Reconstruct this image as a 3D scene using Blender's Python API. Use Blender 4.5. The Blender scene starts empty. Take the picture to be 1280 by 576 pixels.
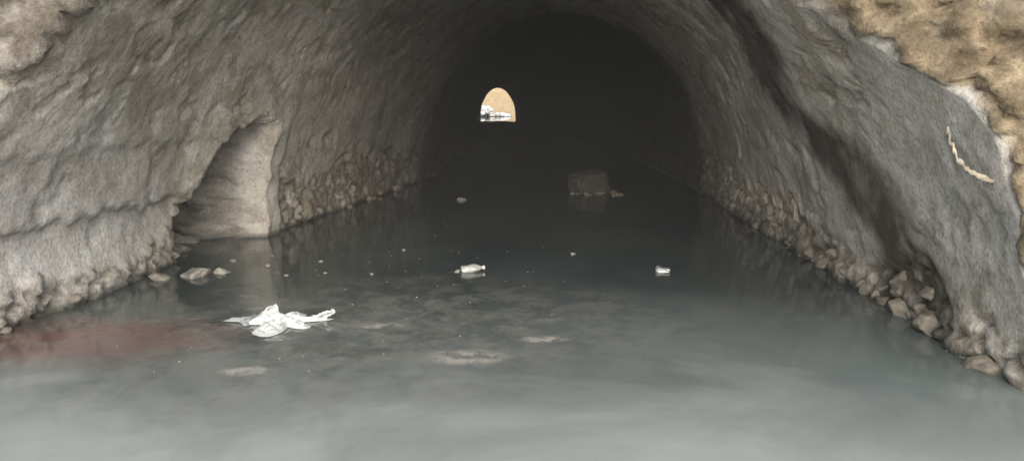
import bpy, bmesh, math, random
import numpy as np
from mathutils import Vector, noise, Matrix, Euler
random.seed(7)
S=bpy.context.scene
S.view_settings.view_transform='Standard'; S.view_settings.look='None'; S.view_settings.exposure=0

def sm(a,b,x):
    t=min(1,max(0,(x-a)/(b-a))); return t*t*(3-2*t)
def link(o,parent=None):
    S.collection.objects.link(o)
    if parent: o.parent=parent
    return o
def fr(x,y,z,o=3): return noise.fractal(Vector((x,y,z)),0.9,2.1,o)

# ---------------------------------------------------------------- materials
class M:
    def __init__(s,name):
        s.m=bpy.data.materials.new(name); s.m.use_nodes=True
        s.nt=s.m.node_tree; s.n=s.nt.nodes; s.l=s.nt.links
        s.b=s.n['Principled BSDF']
        s.geo=s.n.new('ShaderNodeNewGeometry')
    def noise(s,scale,detail=5,rough=.6,dist=0,vec=None):
        n=s.n.new('ShaderNodeTexNoise'); n.inputs['Scale'].default_value=scale
        n.inputs['Detail'].default_value=detail; n.inputs['Roughness'].default_value=rough
        n.inputs['Distortion'].default_value=dist
        s.l.new(vec or s.geo.outputs['Position'],n.inputs['Vector']); return n.outputs['Fac']
    def voro(s,scale,feature='F1',vec=None):
        n=s.n.new('ShaderNodeTexVoronoi'); n.inputs['Scale'].default_value=scale; n.feature=feature
        s.l.new(vec or s.geo.outputs['Position'],n.inputs['Vector']); return n.outputs['Distance']
    def attr(s,name):
        n=s.n.new('ShaderNodeAttribute'); n.attribute_name=name; return n.outputs['Fac']
    def ramp(s,f,stops):
        n=s.n.new('ShaderNodeValToRGB'); e=n.color_ramp.elements
        while len(e)<len(stops): e.new(.5)
        for k,(p,c) in enumerate(stops):
            e[k].position=p; e[k].color=(c,c,c,1) if not hasattr(c,'__len__') else (*c,1)
        s.l.new(f,n.inputs['Fac']); return n.outputs['Color']
    def mix(s,f,a,b,mode='MIX'):
        n=s.n.new('ShaderNodeMix'); n.data_type='RGBA'; n.blend_type=mode
        for i,v in ((0,f),(6,a),(7,b)):
            if hasattr(v,'is_linked') : s.l.new(v,n.inputs[i])
            elif i==0: n.inputs[0].default_value=v
            else: n.inputs[i].default_value=(*v,1)
        return n.outputs[2]
    def math(s,op,a,b=0,c=None):
        n=s.n.new('ShaderNodeMath'); n.operation=op
        for i,v in ((0,a),(1,b),(2,c)):
            if v is None: continue
            if hasattr(v,'is_linked'): s.l.new(v,n.inputs[i])
            else: n.inputs[i].default_value=v
        return n.outputs[0]
    def bump(s,h,strength,dist,prev=None):
        n=s.n.new('ShaderNodeBump')
        if hasattr(strength,'is_linked'): s.l.new(strength,n.inputs['Strength'])
        else: n.inputs['Strength'].default_value=strength
        n.inputs['Distance'].default_value=dist
        s.l.new(h,n.inputs['Height'])
        if prev: s.l.new(prev,n.inputs['Normal'])
        return n.outputs['Normal']
    def fin(s,col=None,rough=None,nor=None,**kw):
        for k,v in (('Base Color',col),('Roughness',rough),('Normal',nor)):
            if v is None: continue
            if hasattr(v,'is_linked'): s.l.new(v,s.b.inputs[k])
            elif k=='Base Color': s.b.inputs[k].default_value=(*v,1)
            else: s.b.inputs[k].default_value=v
        for k,v in kw.items(): s.b.inputs[k.replace('_',' ')].default_value=v
        return s.m

a=M('vault_stone_and_plaster')
n1=a.noise(.9,5,.62); n2=a.noise(7,5,.7); n3=a.noise(30,4,.7); n4=a.noise(2.6,5,.65,.6)
pl=a.ramp(n1,[(.32,(.42,.385,.33)),(.5,(.53,.50,.445)),(.68,(.62,.595,.55))])
pl=a.mix(a.ramp(n2,[(.38,0),(.66,.7)]),pl,(.60,.58,.54))
pl=a.mix(a.ramp(n4,[(.48,0),(.58,.65)]),pl,(.30,.262,.21))
lime=a.math('MULTIPLY',a.attr('lime'),a.ramp(a.noise(3.3,5,.7),[(.36,.2),(.56,1)]))
pl=a.mix(lime,pl,(.68,.68,.66))
st=a.ramp(a.attr('cell'),[(0,(.28,.245,.19)),(.35,(.42,.38,.32)),(.7,(.54,.505,.44)),(1,(.65,.625,.57))])
st=a.mix(a.ramp(n2,[(.35,.0),(.7,.7)]),st,(.40,.365,.30))
st=a.mix(a.math('MULTIPLY',lime,.6),st,(.62,.61,.58))
c=a.mix(a.attr('rubble'),pl,st)
por=a.mix(a.ramp(n2,[(.35,0),(.62,1)]),(.19,.145,.09),(.37,.305,.21))
por=a.mix(a.ramp(a.noise(2.2,4,.6),[(.55,0),(.62,.6)]),por,(.42,.385,.32))
por=a.mix(a.ramp(a.voro(5.5),[(.40,0),(.62,.55)]),por,(.13,.10,.065))
c=a.mix(a.attr('portal'),c,por)
c=a.mix(a.attr('greyrock'),c,a.mix(a.ramp(n4,[(.42,0),(.55,1)]),(.15,.135,.115),(.33,.315,.29)))
spk=a.ramp(n3,[(.32,.55),(.5,.98),(.72,1.2)])
c=a.mix(.8,c,spk,'MULTIPLY')
c=a.mix(a.math('MULTIPLY',a.attr('crev'),.75),c,(.08,.067,.05))
pale=a.ramp(a.noise(4.3,4,.7),[(.60,0),(.65,.5)])
c=a.mix(a.math('MULTIPLY',pale,a.math('SUBTRACT',1,a.attr('portal'))),c,(.68,.66,.62))
c=a.mix(a.attr('stain'),c,(.05,.048,.036))
c=a.mix(a.attr('soot_shade'),c,(.055,.053,.052))
c=a.mix(a.attr('wet'),c,(.05,.052,.045))
nor=a.bump(n3,.5,.02)
nor=a.bump(a.noise(85,2,.6),.35,.012,nor)
nor=a.bump(a.noise(13,3,.7),.25,.025,nor)
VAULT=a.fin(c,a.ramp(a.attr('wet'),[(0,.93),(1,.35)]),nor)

a=M('retaining_wall_stone')
n2=a.noise(6,4,.7)
c=a.mix(a.ramp(n2,[(.35,0),(.65,1)]),(.3,.24,.17),(.5,.44,.35))
ed=a.ramp(a.voro(3.0,'DISTANCE_TO_EDGE'),[(0,.25),(.08,1)])
c=a.mix(1,c,ed,'MULTIPLY')
WALL=a.fin(c,.95,a.bump(a.math('ADD',ed,n2),.8,.06))

a=M('ground_soil')
c=a.ramp(a.noise(.8,6,.7),[(.3,(.32,.28,.21)),(.55,(.44,.40,.33)),(.72,(.22,.22,.12))])
SOIL=a.fin(c,1.0,a.bump(a.noise(12,4,.7),.7,.08))

a=M('far_sunlit_masonry')
sep=a.n.new('ShaderNodeTexBrick'); sep.inputs['Scale'].default_value=1.6
mp=a.n.new('ShaderNodeMapping'); mp.inputs['Rotation'].default_value=(math.radians(90),0,0)
a.l.new(a.geo.outputs['Position'],mp.inputs['Vector']); a.l.new(mp.outputs['Vector'],sep.inputs['Vector'])
sep.inputs['Color1'].default_value=(.58,.47,.31,1);sep.inputs['Color2'].default_value=(.46,.36,.22,1);sep.inputs['Mortar'].default_value=(.33,.26,.17,1)
FARW=a.fin(a.mix(.5,sep.outputs['Color'],a.ramp(a.noise(2),[(.3,.6),(.7,1.2)]),'MULTIPLY'),.9)

# water
a=M('murky_water')
pos=a.geo.outputs['Position']
def blob(cx,cy,rx,ry,inner=0):
    mp=a.n.new('ShaderNodeMapping'); mp.vector_type='POINT'
    mp.inputs['Location'].default_value=(-cx/rx,-cy/ry,0); mp.inputs['Scale'].default_value=(1/rx,1/ry,0)
    a.l.new(pos,mp.inputs['Vector'])
    ln=a.n.new('ShaderNodeVectorMath'); ln.operation='LENGTH'; a.l.new(mp.outputs[0],ln.inputs[0])
    return a.ramp(ln.outputs['Value'],[(inner,1),(1,0)])
sx=a.n.new('ShaderNodeSeparateXYZ'); a.l.new(pos,sx.inputs[0])
n1=a.noise(.7,4,.6,.6); n2=a.noise(3.6,7,.74,.25)
c=a.ramp(n1,[(.3,(.028,.038,.039)),(.7,(.056,.069,.069))])
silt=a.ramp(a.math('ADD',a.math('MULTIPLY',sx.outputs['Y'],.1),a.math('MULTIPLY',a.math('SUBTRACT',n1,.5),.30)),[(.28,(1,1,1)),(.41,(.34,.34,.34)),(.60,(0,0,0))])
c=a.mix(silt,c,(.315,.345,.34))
c=a.mix(a.math('MULTIPLY',blob(2.6,3.9,1.8,1.6),.5),c,(.10,.135,.13))
shallow=a.math('MULTIPLY',blob(-.7,4.85,2.5,1.9,.1),a.ramp(n2,[(.44,0),(.58,1)]))
c=a.mix(a.math('MULTIPLY',shallow,.5),c,(.23,.225,.195))
wv=a.n.new('ShaderNodeVectorMath'); wv.operation='ADD'; a.l.new(pos,wv.inputs[0])
nc=a.n.new('ShaderNodeTexNoise'); nc.inputs['Scale'].default_value=6; a.l.new(pos,nc.inputs['Vector'])
sc=a.n.new('ShaderNodeVectorMath'); sc.operation='SCALE'; sc.inputs['Scale'].default_value=.35; a.l.new(nc.outputs['Color'],sc.inputs[0]); a.l.new(sc.outputs[0],wv.inputs[1])
stn=a.ramp(a.voro(3.1,'F1',wv.outputs[0]),[(.20,1),(.32,0)])
stn=a.math('MULTIPLY',stn,a.math('MULTIPLY',blob(-1.3,5.1,2.3,1.9,.1),a.ramp(a.noise(1.3,3),[(.45,0),(.55,1)])))
c=a.mix(a.math('MULTIPLY',stn,.5),c,(.27,.262,.235))
dk=a.math('MULTIPLY',blob(-1.6,5.2,2.6,2.2,.2),a.ramp(a.noise(2.6,6,.72,.3),[(.48,0),(.60,1)]))
c=a.mix(a.math('MULTIPLY',dk,.5),c,(.035,.038,.034))
red=a.math('MULTIPLY',blob(-2.9,4.6,1.4,.65,.1),a.ramp(n2,[(.35,.4),(.6,.95)]))
c=a.mix(red,c,(.15,.066,.055))
# pale stones just under the surface
for (bx,by,rx_,ry_) in ((-.27,4.26,.30,.17),(-1.50,4.02,.20,.10),(-1.55,4.62,.13,.08),(-.9,4.9,.18,.09),(.2,4.6,.2,.08)):
    c=a.mix(a.math('MULTIPLY',a.ramp(blob(bx,by,rx_,ry_),[(.05,0),(.5,1)]),a.ramp(a.noise(9,5,.7),[(.42,.05),(.56,.8)])),c,(.38,.37,.335))
spk=a.ramp(a.noise(55,3,.6),[(.65,0),(.70,.45)])
c=a.mix(a.math('MULTIPLY',spk,blob(-.5,5.5,3.4,3)),c,(.30,.30,.27))
far=a.ramp(a.math('MULTIPLY',sx.outputs['Y'],.03),[(.36,1),(.45,0)])
rg=a.math('ADD',a.math('MULTIPLY',a.ramp(n2,[(.38,.01),(.65,.10)]),far),.015)
h=a.noise(5,3,.5,.4)
nor=a.bump(h,a.math('MULTIPLY',far,.08),.03); nor=a.bump(a.noise(22,2,.5),a.math('MULTIPLY',far,.07),.01,nor)
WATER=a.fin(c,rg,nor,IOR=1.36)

def simple(name,col,rough=.6,ns=20,var=.5,bump=.3,bd=.01,**kw):
    a=M(name); n=a.noise(ns,5,.65)
    c=a.mix(1,col,a.ramp(n,[(.3,1-var),(.7,1+var*.4)]),'MULTIPLY')
    return a.fin(c,rough,a.bump(n,bump,bd),**kw)
ROCK=simple('river_stone',(.30,.29,.26),.8,9,.6,.6,.03)
RUB=simple('wall_base_stone',(.27,.245,.20),.75,8,.6,.7,.03)
BAG=simple('white_plastic_film',(.60,.63,.63),.35,14,.2,.2,.01,Transmission_Weight=.12)
BAGD=simple('grey_wet_film',(.27,.30,.30),.3,14,.3,.2,.01)
PET=simple('cloudy_bottle_plastic',(.50,.52,.51),.2,18,.3,.3,.005,Transmission_Weight=.3)
CAP=simple('cap_plastic',(.6,.58,.54),.4,20,.1)
TIN=simple('dented_aluminium',(.38,.40,.40),.35,25,.4,.4,.004,Metallic=.7)
CONC=simple('wet_brown_concrete',(.085,.075,.062),.8,6,.6,.6,.03)
RAG=simple('pale_cloth',(.40,.36,.29),.9,22,.6,.8,.015)
ROOT=simple('dry_root',(.36,.31,.23),.9,30,.4)
BITS=simple('floating_bits',(.28,.275,.25),.7,30,.5)
WHITE=simple('white_rubble_chalk',(.85,.85,.84),.8,2,.2)
REFBLOCK=simple('reflection_block_dark',(.05,.047,.042),.8,5,.6,.6,.03)

# ---------------------------------------------------------------- tunnel mesh
LY=[3,4.75,7.06,8.24,15.6,25,40,60,77]; LX=[-3.46,-3.42,-3.26,-2.87,-1.62,-1.75,-2.3,-3.0,-3.25]
RY=[3,3.82,6.38,11.6,16,25,40,60,77];   RX=[2.76,2.78,2.85,3.22,3.4,3.2,2.3,1.0,.36]
ys=list(np.arange(4.75,8.08,.03))+list(np.arange(8.08,8.44,.009))+list(np.arange(8.44,11,.03))+list(np.arange(11,18,.06))+list(np.arange(18,77.1,.6))
qs=list(np.arange(3.0,1.5,-.12))+list(np.arange(1.5,0,-.032))
NI=len(qs)+len(ys)
th=list(np.linspace(0,1,340))
NJ=len(th)
YOUT=3.55
def prof(t,Y):
    H=3.3-.17*sm(9,14,Y)
    L=np.interp(Y,LY,LX); R=np.interp(Y,RY,RX); cx=(L+R)/2; ah=(R-L)/2
    if t<.045: return R, -.5*(1-t/.045), 1.0,0.0
    if t>.955: return L, -.5*((t-.955)/.045), -1.0,0.0
    an=(t-.045)/.91*math.pi
    c_,s_=math.cos(an),math.sin(an)
    nx,nz=c_/ah,s_/H; q=math.hypot(nx,nz)
    return cx+ah*c_, H*s_, nx/q,nz/q
co=np.zeros((NI,NJ,3)); A={k:np.zeros((NI,NJ),dtype=np.float32) for k in('rubble','cell','crev','stain','soot_shade','wet','portal','lime','greyrock')}
def cellnoise(x,y,z):
    d,p=noise.voronoi(Vector((x,y,z)))
    r=noise.cell(Vector((p[0][0]*13.1,p[0][1]*17.7,p[0][2]*11.3)))
    return d[1]-d[0], abs(r)%1.0
edges=[]
for t in th:
    z=max(0,prof(t,4.5)[1])
    if t<.5: e=np.interp(z,[0,.7,1.1,1.5,1.87,2.2,2.8,3.3],[3.75,3.75,3.85,4.25,4.85,5.6,5.8,5.8])
    else: e=np.interp(z,[0,.9,1.5,2.2,2.8,3.3],[3.8,3.85,4.55,5.10,5.6,5.8])
    edges.append(float(e)+.22*noise.noise(Vector((t*14,1.7,0)))+.15*noise.noise(Vector((t*41,4.7,0))))
for i in range(NI):
    if i<len(qs): q=qs[i]; Y0=None
    else: q=0; Y0=ys[i-len(qs)]
    for j,t in enumerate(th):
        edge=edges[j]
        if Y0 is None:
            x,z,nx,nz=prof(t,edge)
            w=min(1,q/1.3); Y=edge+(YOUT-edge)*w**.8-.02*q
            Z=z+nz*q; X=x+nx*q
            if t<.045 or t>.955: Z=z
            k=sm(0,.3,q); n_=Vector((-nx*(1-.6*k),-k,-nz*(1-.6*k))).normalized()
            pm=sm(0.0,.10,q)
        else:
            w=sm(8.0,4.75,Y0)
            Y=Y0+(edge-4.75)*w
            x,z,nx,nz=prof(t,Y); X,Z=x,z; n_=Vector((-nx,0,-nz)); pm=0
        side=-1 if t>.5 else 1
        big=.07*fr(X*.55,Y*.55,Z*.55,2); med=.010*fr(X*2.2,Y*2.2,Z*2.2+7,4)
        fine=.009*fr(X*9,Y*9,Z*9,3)
        disp=0
        if Y<18:
            zb=(.30+.05*(Y-5)) if side>0 else (.26 if Y<7.1 else .66)
            zb+=.30*noise.noise(Vector((Y*.9,side*5,Z*.5)))+.16*noise.noise(Vector((Y*3.5,side*9,Z)))
            zb=min(zb,1.2)
            rb=sm(zb+.04,zb-.03,Z)
            pn=noise.noise(Vector((X*.8,Y*.8,Z*.8+20)))+.35*noise.noise(Vector((X*4,Y*4,Z*4+20)))
            patch=sm(.30,.35,pn)*.45*sm(.3,.9,Z)
            if side>0 and Z<1.5: patch*=.3
            rub=max(rb,pm*.8,patch)
            wob=.25*noise.noise(Vector((X*2.3,Y*2.3,Z*2.3)))
            d1,r1=cellnoise(X*1.2+wob,Y*3.9+wob,Z*5.4)
            d2,r2=cellnoise(X*6+5,Y*8.5,Z*9.5+wob)
            bulge=.055*sm(0,.18,d1)+.035*(r1-.5)
            small=.022*sm(0,.2,d2)
            if pm>0:
                d3,r3=cellnoise(X*2.2+wob,Y*2.2,Z*3.8+wob)
                disp+=pm*(.05*sm(0,.14,d3)+.10*(r3-.5)+.10*fr(X*2,Y*2,Z*2,4)+.07*fr(X*7,Y*7,Z*7,4)+small)
                A['cell'][i,j]=r3
            disp+=rub*(1-pm)*(bulge+small-.09)
            A['rubble'][i,j]=rub
            if pm<=0: A['cell'][i,j]=r1 if r2>.3 else r2
            A['crev'][i,j]=rub*max(sm(.09,.0,d1),.5*sm(.07,0,d2))*(1-.6*pm)
            if side<0 and Y<7.15:
                zl=.62+.10*noise.noise(Vector((Y*1.6,3,0)))+.04*noise.noise(Vector((Y*7,3,0)))
                disp+=-.05*sm(zl+.02,zl-.03,Z)*(1-rb)
                disp+=.11*sm(.55,.05,Z)
                zl2=1.18+.16*noise.noise(Vector((Y*1.1,8,0)))+.05*noise.noise(Vector((Y*6,8,0)))
                disp+=-.025*sm(zl2+.015,zl2-.02,Z)
                A['crev'][i,j]=max(A['crev'][i,j],.5*sm(.03,0,abs(Z-zl)))
            if side>0: disp+=.12*sm(.35,.0,Z)*(.5+noise.noise(Vector((Y*1.7,2,0))))
            if side<0 and 6.6<Y<8.9 and q==0:
                jn=.06*noise.noise(Vector((Z*4,3,1)))+.04*noise.noise(Vector((Z*13,3,1)))
                u=max(0,min(1,(Y-7.02-jn)/1.25))
                top=1.30*math.sin(min(1,u*1.15)*math.pi/2)**.7
                top+=.10*noise.noise(Vector((Y*5,0,9)))+.05*noise.noise(Vector((Y*15,0,9)))
                farY=8.27+.05*max(0,Z)+jn*.5
                m=sm(7.02+jn,7.06+jn,Y)*sm(farY+.08,farY-.10,Y)*sm(top+.04,top-.04,Z)
                if m>0:
                    X-=m*(.95+.3*(Y-7.05))
                    X+=m*(.10*sm(0,.2,d2)+.12*noise.noise(Vector((Y*6,Z*5,2))))*sm(.9,1,m)
                    dj,rj=cellnoise(X*4.2,3.0,Z*4.5)
                    if m<.985:
                        Y+=sm(.10,.3,m)*(.09*sm(0,.2,dj)-.10*(rj-.3)-.12*sm(.45,.1,Z)*rj)
                        A['cell'][i,j]=rj
                    disp*=(1-.3*m)
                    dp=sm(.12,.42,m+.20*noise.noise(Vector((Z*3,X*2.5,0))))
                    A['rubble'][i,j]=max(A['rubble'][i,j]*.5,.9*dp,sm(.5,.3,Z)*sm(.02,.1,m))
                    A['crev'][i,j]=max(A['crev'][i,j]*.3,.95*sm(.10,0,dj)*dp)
                    A['soot_shade'][i,j]=.50*dp+.3*sm(.5,.95,m)  # shade of the recess painted into the wall colour, not soot
                jm=sm(8.1,8.25,Y)*sm(8.75,8.6,Y)*sm(1.5,1.2,Z)*(1-sm(.2,.6,m))
                A['rubble'][i,j]*=(1-jm); A['crev'][i,j]*=(1-jm); disp=disp*(1-jm)+(.03+.05*noise.noise(Vector((Z*3,Y*3,0))))*jm
                A['lime'][i,j]=max(A['lime'][i,j],.4*jm)
            pit=sm(.28,.36,noise.noise(Vector((X*3.1+3,Y*3.1,Z*3.1)))+.3*noise.noise(Vector((X*12,Y*12,Z*12))))
            disp-=.020*pit*(1-rub)*(1-pm)
            if side>0 and pm<1:
                yc=4.85+2.0*sm(.30,1.75,Z)+.30*noise.noise(Vector((Y*1.2,Z*2.2,5)))
                s_=sm(.85,.15,abs(Y-yc-.15))*sm(3.25,2.5,Z)
                s_*=.85+.55*noise.noise(Vector((X*2.5,Y*2.5,Z*2.5)))+.25*noise.noise(Vector((X*9,Y*9,Z*9)))
                s2=.25*sm(8.5,11.0,Y)
                s3=.5*sm(.42,.1,Z)*sm(5.5,7,Y)
                A['stain'][i,j]=min(.93,max(0,s_*1.05,s2,s3))
                A['lime'][i,j]=.55*sm(.35,.7,Z)*sm(5.6,4.6,Y)
            elif side<0 and pm<1:
                A['lime'][i,j]=max(A['lime'][i,j],sm(1.9,.3,Z)*sm(7.6,5.5,Y))
                A['stain'][i,j]=.22*sm(8.5,10.5,Y)+.25*sm(1.9,2.6,Z)
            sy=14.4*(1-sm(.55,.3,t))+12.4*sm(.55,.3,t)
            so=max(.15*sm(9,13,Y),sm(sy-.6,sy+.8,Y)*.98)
            A['soot_shade'][i,j]=max(A['soot_shade'][i,j],so)
            A['wet'][i,j]=.85*sm(.09+.05*noise.noise(Vector((Y*4,0,0))),.0,Z)
        else: A['soot_shade'][i,j]=.98
        A['portal'][i,j]=max(pm,0); A['greyrock'][i,j]=.92*pm*sm(.5,.65,t)
        dd=disp+(big+med+fine)
        co[i,j]=(X+n_.x*dd,Y+n_.y*dd,Z+n_.z*dd)
def gridmesh(name,co,mat,attrs=None,smooth=True):
    ni,nj=co.shape[:2]
    me=bpy.data.meshes.new(name)
    idx=np.arange(ni*nj).reshape(ni,nj)
    f=np.stack([idx[:-1,:-1],idx[1:,:-1],idx[1:,1:],idx[:-1,1:]],-1).reshape(-1,4)
    me.vertices.add(ni*nj); me.vertices.foreach_set('co',co.reshape(-1).astype(np.float32))
    me.loops.add(f.size); me.loops.foreach_set('vertex_index',f.reshape(-1).astype(np.int32))
    me.polygons.add(len(f)); me.polygons.foreach_set('loop_start',np.arange(0,f.size,4,dtype=np.int32))
    try: me.polygons.foreach_set('loop_total',np.full(len(f),4,dtype=np.int32))
    except Exception: pass
    me.update(calc_edges=True)
    me.polygons.foreach_set('use_smooth',np.full(len(f),smooth))
    for k,v in (attrs or {}).items():
        at=me.attributes.new(k,'FLOAT','POINT'); at.data.foreach_set('value',v.reshape(-1).astype(np.float32))
    me.materials.append(mat)
    return bpy.data.objects.new(name,me)
tun=bpy.data.objects.new('stone_arch_tunnel',None); link(tun)
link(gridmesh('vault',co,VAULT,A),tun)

def ringwall(name,y,ringpts,xl,xr,zt,mat):
    bm=bmesh.new(); inner=[];outer=[]
    for (x,z) in ringpts:
        inner.append(bm.verts.new((x,y,z)))
        cx=(xl+xr)/2; dx=x-cx; dz=max(z,0.001)
        k=min((xr-cx)/abs(dx) if abs(dx)>1e-4 else 1e9, zt/dz)
        outer.append(bm.verts.new((cx+dx*k,y,z*k if z>0 else z)))
    for a_,b_,c_,d_ in zip(inner[:-1],inner[1:],outer[1:],outer[:-1]): bm.faces.new((a_,b_,c_,d_))
    me=bpy.data.meshes.new(name); bm.to_mesh(me); me.materials.append(mat)
    return bpy.data.objects.new(name,me)
ring=[(co[0,j,0]*.97,co[0,j,2]*.97) for j in range(0,NJ,6)]
link(ringwall('portal_wall',float(co[0,:,1].mean())+.02,ring,-22,22,6.6,WALL),tun)
ring=[(co[-1,j,0],co[-1,j,2]) for j in range(0,NJ,6)]
rw=ringwall('far_portal_wall',77.0,ring,-22,20,4.6,WALL); link(rw,tun)

nx_,ny_=90,60
hc=np.zeros((nx_,ny_,3))
for i,x in enumerate(np.linspace(-110,110,nx_)):
    for j,y in enumerate(np.linspace(3.6,77.2,ny_)):
        e=sm(21,40,abs(x)); top=6.6-2.1*sm(40,77,y)
        hh=top*(1-e)+e*(top*sm(3.7,18,y)*sm(77.2,64,y)*sm(110,70,abs(x)))+.4*fr(x*.08,y*.08,0)*sm(3.8,8,y)*sm(77,70,y)
        hc[i,j]=(x,y,hh)
link(gridmesh('hill',hc,SOIL))
xs=np.concatenate([np.linspace(-500,-30,16),np.linspace(-28,28,113),np.linspace(30,500,16)])
yy=np.concatenate([np.linspace(-500,-40,14),np.linspace(-38,110,75),np.linspace(115,600,14)])
gc=np.zeros((len(xs),len(yy),3))
for i,x in enumerate(xs):
    for j,y in enumerate(yy):
        b=sm(4.6,8.5,abs(x+.2))
        if 3<y<78: b*=0 if abs(x)<22 else sm(22,30,abs(x))
        gc[i,j]=(x,y,-.6+b*(1.0+.25*fr(x*.15,y*.15,3)))
link(gridmesh('ground',gc,SOIL))
wx=np.linspace(-8,8,60); wy=np.linspace(-40,110,200)
wc=np.zeros((60,200,3))
for i,x in enumerate(wx):
    for j,y in enumerate(wy): wc[i,j]=(x,y,0)
link(gridmesh('water',wc,WATER))

# added scatter volume standing in for lens veiling glare over the tunnel
bm=bmesh.new(); bmesh.ops.create_cube(bm,size=1)
for v in bm.verts: v.co=Vector((v.co.x*7.4-.2,v.co.y*20+14.1,v.co.z*3.6+1.81))
me=bpy.data.meshes.new('glare_veil'); bm.to_mesh(me)
mm=bpy.data.materials.new('glare_veil_scatter'); mm.use_nodes=True; nt=mm.node_tree; nt.nodes.remove(nt.nodes['Principled BSDF'])
vs=nt.nodes.new('ShaderNodeVolumeScatter'); vs.inputs['Density'].default_value=.008; vs.inputs['Color'].default_value=(.90,.95,1,1)
nt.links.new(vs.outputs[0],nt.nodes['Material Output'].inputs['Volume']); me.materials.append(mm)
link(bpy.data.objects.new('glare_veil',me))

bm=bmesh.new(); pv=None
for k in range(25):
    an=math.radians(-70+k*140/24); x=-1.5+12*math.sin(an); y=88+10*math.cos(an)
    c2=[bm.verts.new((x,y,z)) for z in (-.6,1.6,3.4,7)]
    if pv:
        for p in range(3): bm.faces.new((pv[p],c2[p],c2[p+1],pv[p+1]))
    pv=c2
me=bpy.data.meshes.new('m'); bm.to_mesh(me); me.materials.append(FARW); link(bpy.data.objects.new('sunlit_stone_wall',me))

# ---------------------------------------------------------------- rocks
def rock_into(bm,loc,size,seed,sub=3,rot=None):
    r=bmesh.ops.create_icosphere(bm,subdivisions=sub,radius=1)
    R=Euler((random.uniform(0,.4),random.uniform(0,.4),random.uniform(0,6.28))).to_matrix() if rot is None else rot
    for v in r['verts']:
        p=v.co.copy()
        for q in range(8):
            rnd=random.Random(seed*31+q); n=Vector((rnd.uniform(-1,1),rnd.uniform(-1,1),rnd.uniform(-1,1))).normalized()
            d=p.dot(n)-.62
            if d>0: p-=n*d*.92
        p*=1+.18*noise.noise(p*1.4+Vector((seed,0,0)))+.07*noise.noise(p*5+Vector((0,seed,0)))
        p=Vector((p.x*size[0],p.y*size[1],p.z*size[2]))
        v.co=R@p+Vector(loc)
def objbm(name,bm,mat,smooth=True,parent=None):
    me=bpy.data.meshes.new(name); bm.to_mesh(me); bm.free()
    for p in me.polygons: p.use_smooth=smooth
    me.materials.append(mat); return link(bpy.data.objects.new(name,me),parent)
def rock(name,loc,size,seed,mat=ROCK):
    bm=bmesh.new(); rock_into(bm,loc,size,seed,4); return objbm(name,bm,mat)
rock('rock',(-2.80,6.40,.0),(.17,.12,.085),3)
rock('rock',(-2.62,6.52,-.01),(.10,.08,.06),13)
rock('rock',(-3.06,6.28,.0),(.10,.08,.065),5)
bm=bmesh.new()
for k in range(70):
    y=4.0+ (k/70)**1.2*7.5
    R_=np.interp(y,RY,RX); s=random.uniform(.04,.09)
    rock_into(bm,(R_+random.uniform(.02,.10),y,random.uniform(-.04,.24)*(1 if random.random()<.5 else .3)),(s*1.2,s*1.3,s*.9),k+100)
for s_ in ((2.80,4.75,.06,.14),(2.83,5.15,.04,.10),(2.77,4.35,.0,.12),(2.87,5.6,.05,.09),(2.74,4.05,-.02,.11),(2.85,4.85,.24,.10),(2.87,5.3,.22,.09)):
    rock_into(bm,s_[:3],(s_[3],s_[3]*1.2,s_[3]*.8),int(s_[1]*100),4)
for k in range(18):
    y=4.3+random.random()*9
    if 7.0<y<8.8: continue
    L_=np.interp(y,LY,LX); s=random.uniform(.05,.09)
    rock_into(bm,(L_+random.uniform(-.04,.06),y,random.uniform(-.03,.06)),(s,s*1.4,s*.8),k+300)
for k in range(9):
    rock_into(bm,(-3.35-random.random()*.5,7.3+random.random()*.8,.0),(.12,.13,.09),k+500)
objbm('rubble_stones',bm,RUB)
bm=bmesh.new()
for k in range(60):
    s=random.uniform(.25,.5); x=random.uniform(-4.2,-.4); hh=.9*sm(-1.4,-3.0,x)+.2
    rock_into(bm,(x,88.5+random.random()*3,random.uniform(0,hh)),(s,s,s*.7),k+700,2)
objbm('rubble_heap',bm,WHITE)
mb=np.zeros((40,110,3))  # added low bank, blocks the far opening's reflection in the water
for i in range(40):
    for j in range(110):
        y=20+j*.42; x=np.interp(y,LY,LX)+ (np.interp(y,RY,RX)-np.interp(y,LY,LX))*i/39
        mb[i,j]=(x,y,.085+.08*fr(x*.9,y*.25,1,4)+.05*noise.noise(Vector((x*3,y*2,0)))-.25*sm(23.5,20,y)-.25*sm(60,66,y))
link(gridmesh('reflection_block_bank',mb,REFBLOCK))

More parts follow.
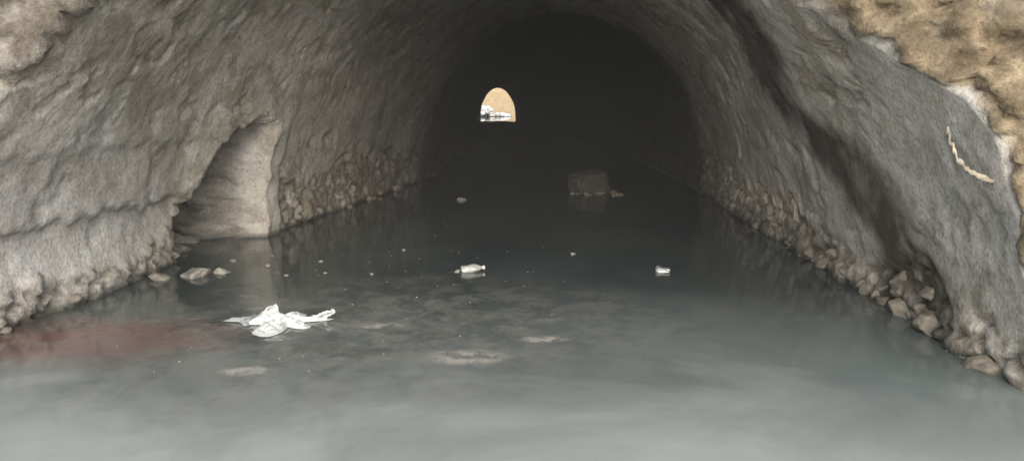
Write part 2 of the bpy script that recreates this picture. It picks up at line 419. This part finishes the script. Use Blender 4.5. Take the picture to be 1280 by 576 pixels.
# ---------------------------------------------------------------- plastic bag
def bag(name,loc,rad,pts,mat,hgt,seed,rotz=0):
    bm=bmesh.new(); N=72; K=22; rows=[]
    for a_ in range(N):
        an=a_/N*2*math.pi; rr=0
        for (pa,pr,pw) in pts: 
            d=(an-pa+math.pi)%(2*math.pi)-math.pi
            rr=max(rr,pr*math.exp(-(d/pw)**2))
        rr=max(rr,.42)*(1+.12*noise.noise(Vector((an*3,seed,0))))
        row=[]
        for k in range(K):
            f=(k+.001)/(K-1); r=rr*f*rad
            x,y=r*math.cos(an),r*math.sin(an)*.85
            rid=1-abs(noise.noise(Vector((x*7,y*9,seed))))*2.2
            rid2=1-abs(noise.noise(Vector((x*17,y*19,seed+4))))*2
            z=hgt*(.35*(1-f*f)+.6*max(0,rid)*(1-f**3)*.8)+.018*rid2-.004
            z=z*(1-f**6)
            row.append(bm.verts.new((x,y,z)))
        rows.append(row)
    for a_ in range(N):
        b_=(a_+1)%N
        for k in range(K-1): bm.faces.new((rows[a_][k],rows[a_][k+1],rows[b_][k+1],rows[b_][k]))
    o=objbm(name,bm,mat,False); o.location=loc; o.rotation_euler=(0,0,rotz); return o
bg=bpy.data.objects.new('plastic_bag',None); link(bg); bg.location=(-1.60,5.0,0)
b1=bag('crumpled_body',(0,-.03,.004),.38,[(.25,.96,.22),(2.2,.8,.5),(3.3,.72,.4),(4.6,1.05,.6),(1.2,.7,.5),(5.6,.75,.5)],BAG,.06,2); b1.parent=bg
b2=bag('wet_flap',(-.22,-.01,.006),.20,[(3.1,.95,.4),(1.5,.6,.5),(4.7,.7,.5)],BAGD,.03,5); b2.parent=bg
for nm,base,tip,w,sd in (('folded_corner',(-.16,.08,.02),(-.09,.14,.08),.12,1),('torn_handle',(.18,.05,.02),(.345,.06,.065),.08,2)):
    bm=bmesh.new(); rows=[]
    B=Vector(base);T=Vector(tip)
    for i in range(10):
        f=i/9; c_=B.lerp(T,f); wd=w*(1-.75*f)
        rows.append([bm.verts.new(c_+Vector((g*wd,-abs(g)*.05+.03*noise.noise(Vector((f*4,g*5,sd))),.03*noise.noise(Vector((f*5,g*6,sd+3)))-.03*abs(g)*(1-f)))) for g in np.linspace(-1,1,11)])
    for r0,r1 in zip(rows[:-1],rows[1:]):
        for k in range(10): bm.faces.new((r0[k],r0[k+1],r1[k+1],r1[k]))
    objbm(nm,bm,BAG,False,bg)

def lathe(name,profile,mat,parent,crush=0,seed=0,n=28):
    bm=bmesh.new(); rows=[]
    for (x,r) in profile:
        row=[]
        for k in range(n):
            an=2*math.pi*k/n; rr=r*(1+crush*noise.noise(Vector((x*14,math.cos(an)*1.2,math.sin(an)*1.2+seed))))
            row.append(bm.verts.new((x,rr*math.cos(an),rr*math.sin(an)*(1-crush*.5))))
        rows.append(row)
    for r0,r1 in zip(rows[:-1],rows[1:]):
        for k in range(n): bm.faces.new((r0[k],r0[(k+1)%n],r1[(k+1)%n],r1[k]))
    bm.faces.new(rows[0]); bm.faces.new(rows[-1][::-1])
    return objbm(name,bm,mat,True,parent)
bt=bpy.data.objects.new('plastic_bottle',None); link(bt); bt.location=(-.36,6.57,.025); bt.rotation_euler=(0,-.05,.22)
pr=[(-.105,.02),(-.103,.040)]+[(-.10+.012*k,.047-(.004 if k%2 else 0)) for k in range(12)]+[(.05,.040),(.07,.026),(.085,.016),(.095,.015)]
lathe('bottle_body',pr,PET,bt,.35,3)
lathe('screw_cap',[(.094,.017),(.096,.019),(.112,.019),(.114,.016)],CAP,bt)
cn=bpy.data.objects.new('crushed_can',None); link(cn); cn.location=(1.37,6.57,.016); cn.rotation_euler=(.2,.08,-.35)
lathe('can_body',[(-.062,.024),(-.060,.028),(-.054,.033)]+[(-.045+.01*k,.034) for k in range(10)]+[(.054,.033),(.060,.027),(.062,.024)],TIN,cn,.6,9)
lathe('can_rim',[(.0605,.026),(.064,.028),(.066,.026),(.063,.022)],TIN,cn)

bm=bmesh.new(); bmesh.ops.create_cube(bm,size=1)
for v in bm.verts: v.co=Vector((v.co.x*.62,v.co.y*.45,v.co.z*.46))
bmesh.ops.bevel(bm,geom=bm.edges[:],offset=.05,segments=3,affect='EDGES')
bmesh.ops.subdivide_edges(bm,edges=bm.edges[:],cuts=5,use_grid_fill=True)
for v in bm.verts: v.co*=1+.16*noise.noise(v.co*3.3)+.06*noise.noise(v.co*11)
cb=objbm('concrete_block',bm,CONC); cb.location=(1.33,12.7,.12); cb.rotation_euler=(.12,-.16,.45)
bm=bmesh.new()
for k in range(16):
    rock_into(bm,(1.0+random.random()*.9,12.2+random.random()*.8,0),(random.uniform(.04,.14),.05,.03),k+900,2)
objbm('trash_pile',bm,RUB)

def strip(name,pts,w,mat,seed):
    bm=bmesh.new(); rows=[]; P=[Vector(p) for p in pts]
    M_=60
    for i in range(M_):
        f=i/(M_-1)*(len(P)-1); k=min(int(f),len(P)-2); g=f-k
        p0=P[max(k-1,0)];p1=P[k];p2=P[k+1];p3=P[min(k+2,len(P)-1)]
        c_=.5*((2*p1)+(p2-p0)*g+(2*p0-5*p1+4*p2-p3)*g*g+(3*p1-p0-3*p2+p3)*g**3)
        c_+=Vector((.012*noise.noise(Vector((i*.3,1,seed))),0,.012*noise.noise(Vector((i*.3,5,seed)))))
        ww=w*(.5+1.5*abs(noise.noise(Vector((i*.21,seed,0)))))*(1-.5*(i/(M_-1))**3)
        row=[]
        for h in range(8):
            an=2*math.pi*h/8
            row.append(bm.verts.new(c_+Vector((ww*.5*math.cos(an),ww*.5*math.cos(an),ww*math.sin(an)))+Vector((0,0,.01*noise.noise(Vector((i*.6,h,seed)))))))
        rows.append(row)
    for r0,r1 in zip(rows[:-1],rows[1:]):
        for h in range(8): bm.faces.new((r0[h],r0[(h+1)%8],r1[(h+1)%8],r1[h]))
    bm.faces.new(rows[0][::-1]); bm.faces.new(rows[-1])
    return objbm(name,bm,mat)
strip('hanging_rag',[(2.44,4.18,1.36),(2.42,4.08,1.26),(2.46,4.02,1.16),(2.56,3.98,1.10),(2.66,3.95,1.07),(2.74,3.93,1.0)],.028,RAG,1)
bm=bmesh.new()
for k in range(7):
    x0=2.05+random.uniform(-.1,.1); y0=9.5+random.uniform(-.15,.15); L_=random.uniform(.25,.75); pv=None
    for i in range(12):
        f=i/11; c_=Vector((x0+.06*noise.noise(Vector((k,f*3,0)))-.05*f,y0+.06*noise.noise(Vector((k,f*3,9))),2.85-L_*f)); r=.009*(1-f*.7)
        rw_=[bm.verts.new(c_+Vector((r*math.cos(a_),r*math.sin(a_),0))) for a_ in (0,2.1,4.2)]
        if pv:
            for h in range(3): bm.faces.new((pv[h],pv[(h+1)%3],rw_[(h+1)%3],rw_[h]))
        pv=rw_
objbm('hanging_roots',bm,ROOT)
bm=bmesh.new()
spots=[(-1.12,7.55,.03),(-1.68,6.5,.025),(-1.85,7.0,.035),(-2.7,7.0,.05),(.62,7.35,.045),(-1.25,6.45,.03),(-.8,11.6,.10),(-2.4,7.25,.03),(-2.0,6.4,.03),(-.5,6.55,.04),(-2.3,6.8,.04)]
for (x,y,s) in spots: rock_into(bm,(x,y,.0),(s,s*.8,s*.45),int(x*100+999),2)
for k in range(110):
    y=random.uniform(4.0,9.5); x=random.gauss(-1.4,1.0)
    if not(-2.7<x<2.5): continue
    s=random.uniform(.004,.011); rock_into(bm,(x,y,.0),(s*1.4,s,s*.4),k+2000,1)
objbm('floating_debris',bm,BITS)

# ---------------------------------------------------------------- light, camera
W=bpy.data.worlds.new('World'); S.world=W; W.use_nodes=True
nt=W.node_tree; sky=nt.nodes.new('ShaderNodeTexSky'); sky.sky_type='NISHITA'; sky.sun_disc=False
EL=math.radians(28); AZ=math.radians(178)
sky.sun_elevation=EL; sky.sun_rotation=AZ; sky.dust_density=4
nt.links.new(sky.outputs[0],nt.nodes['Background'].inputs[0]); nt.nodes['Background'].inputs[1].default_value=.15
D=Vector((math.sin(AZ)*math.cos(EL),math.cos(AZ)*math.cos(EL),math.sin(EL)))
sl=bpy.data.lights.new('sun','SUN'); sl.energy=5.0; sl.angle=math.radians(85); sl.color=(1,.98,.95)
so=link(bpy.data.objects.new('sun',sl)); so.rotation_euler=D.to_track_quat('Z','Y').to_euler(); so.location=(5,-10,20)
cam=bpy.data.cameras.new('camera'); cam.lens=26; cam.sensor_width=36; cam.clip_end=1500; cam.clip_start=.05
c_=link(bpy.data.objects.new('camera',cam)); c_.location=(0,0,1.5); c_.rotation_euler=(math.radians(90-9.7),0,0)
S.camera=c_
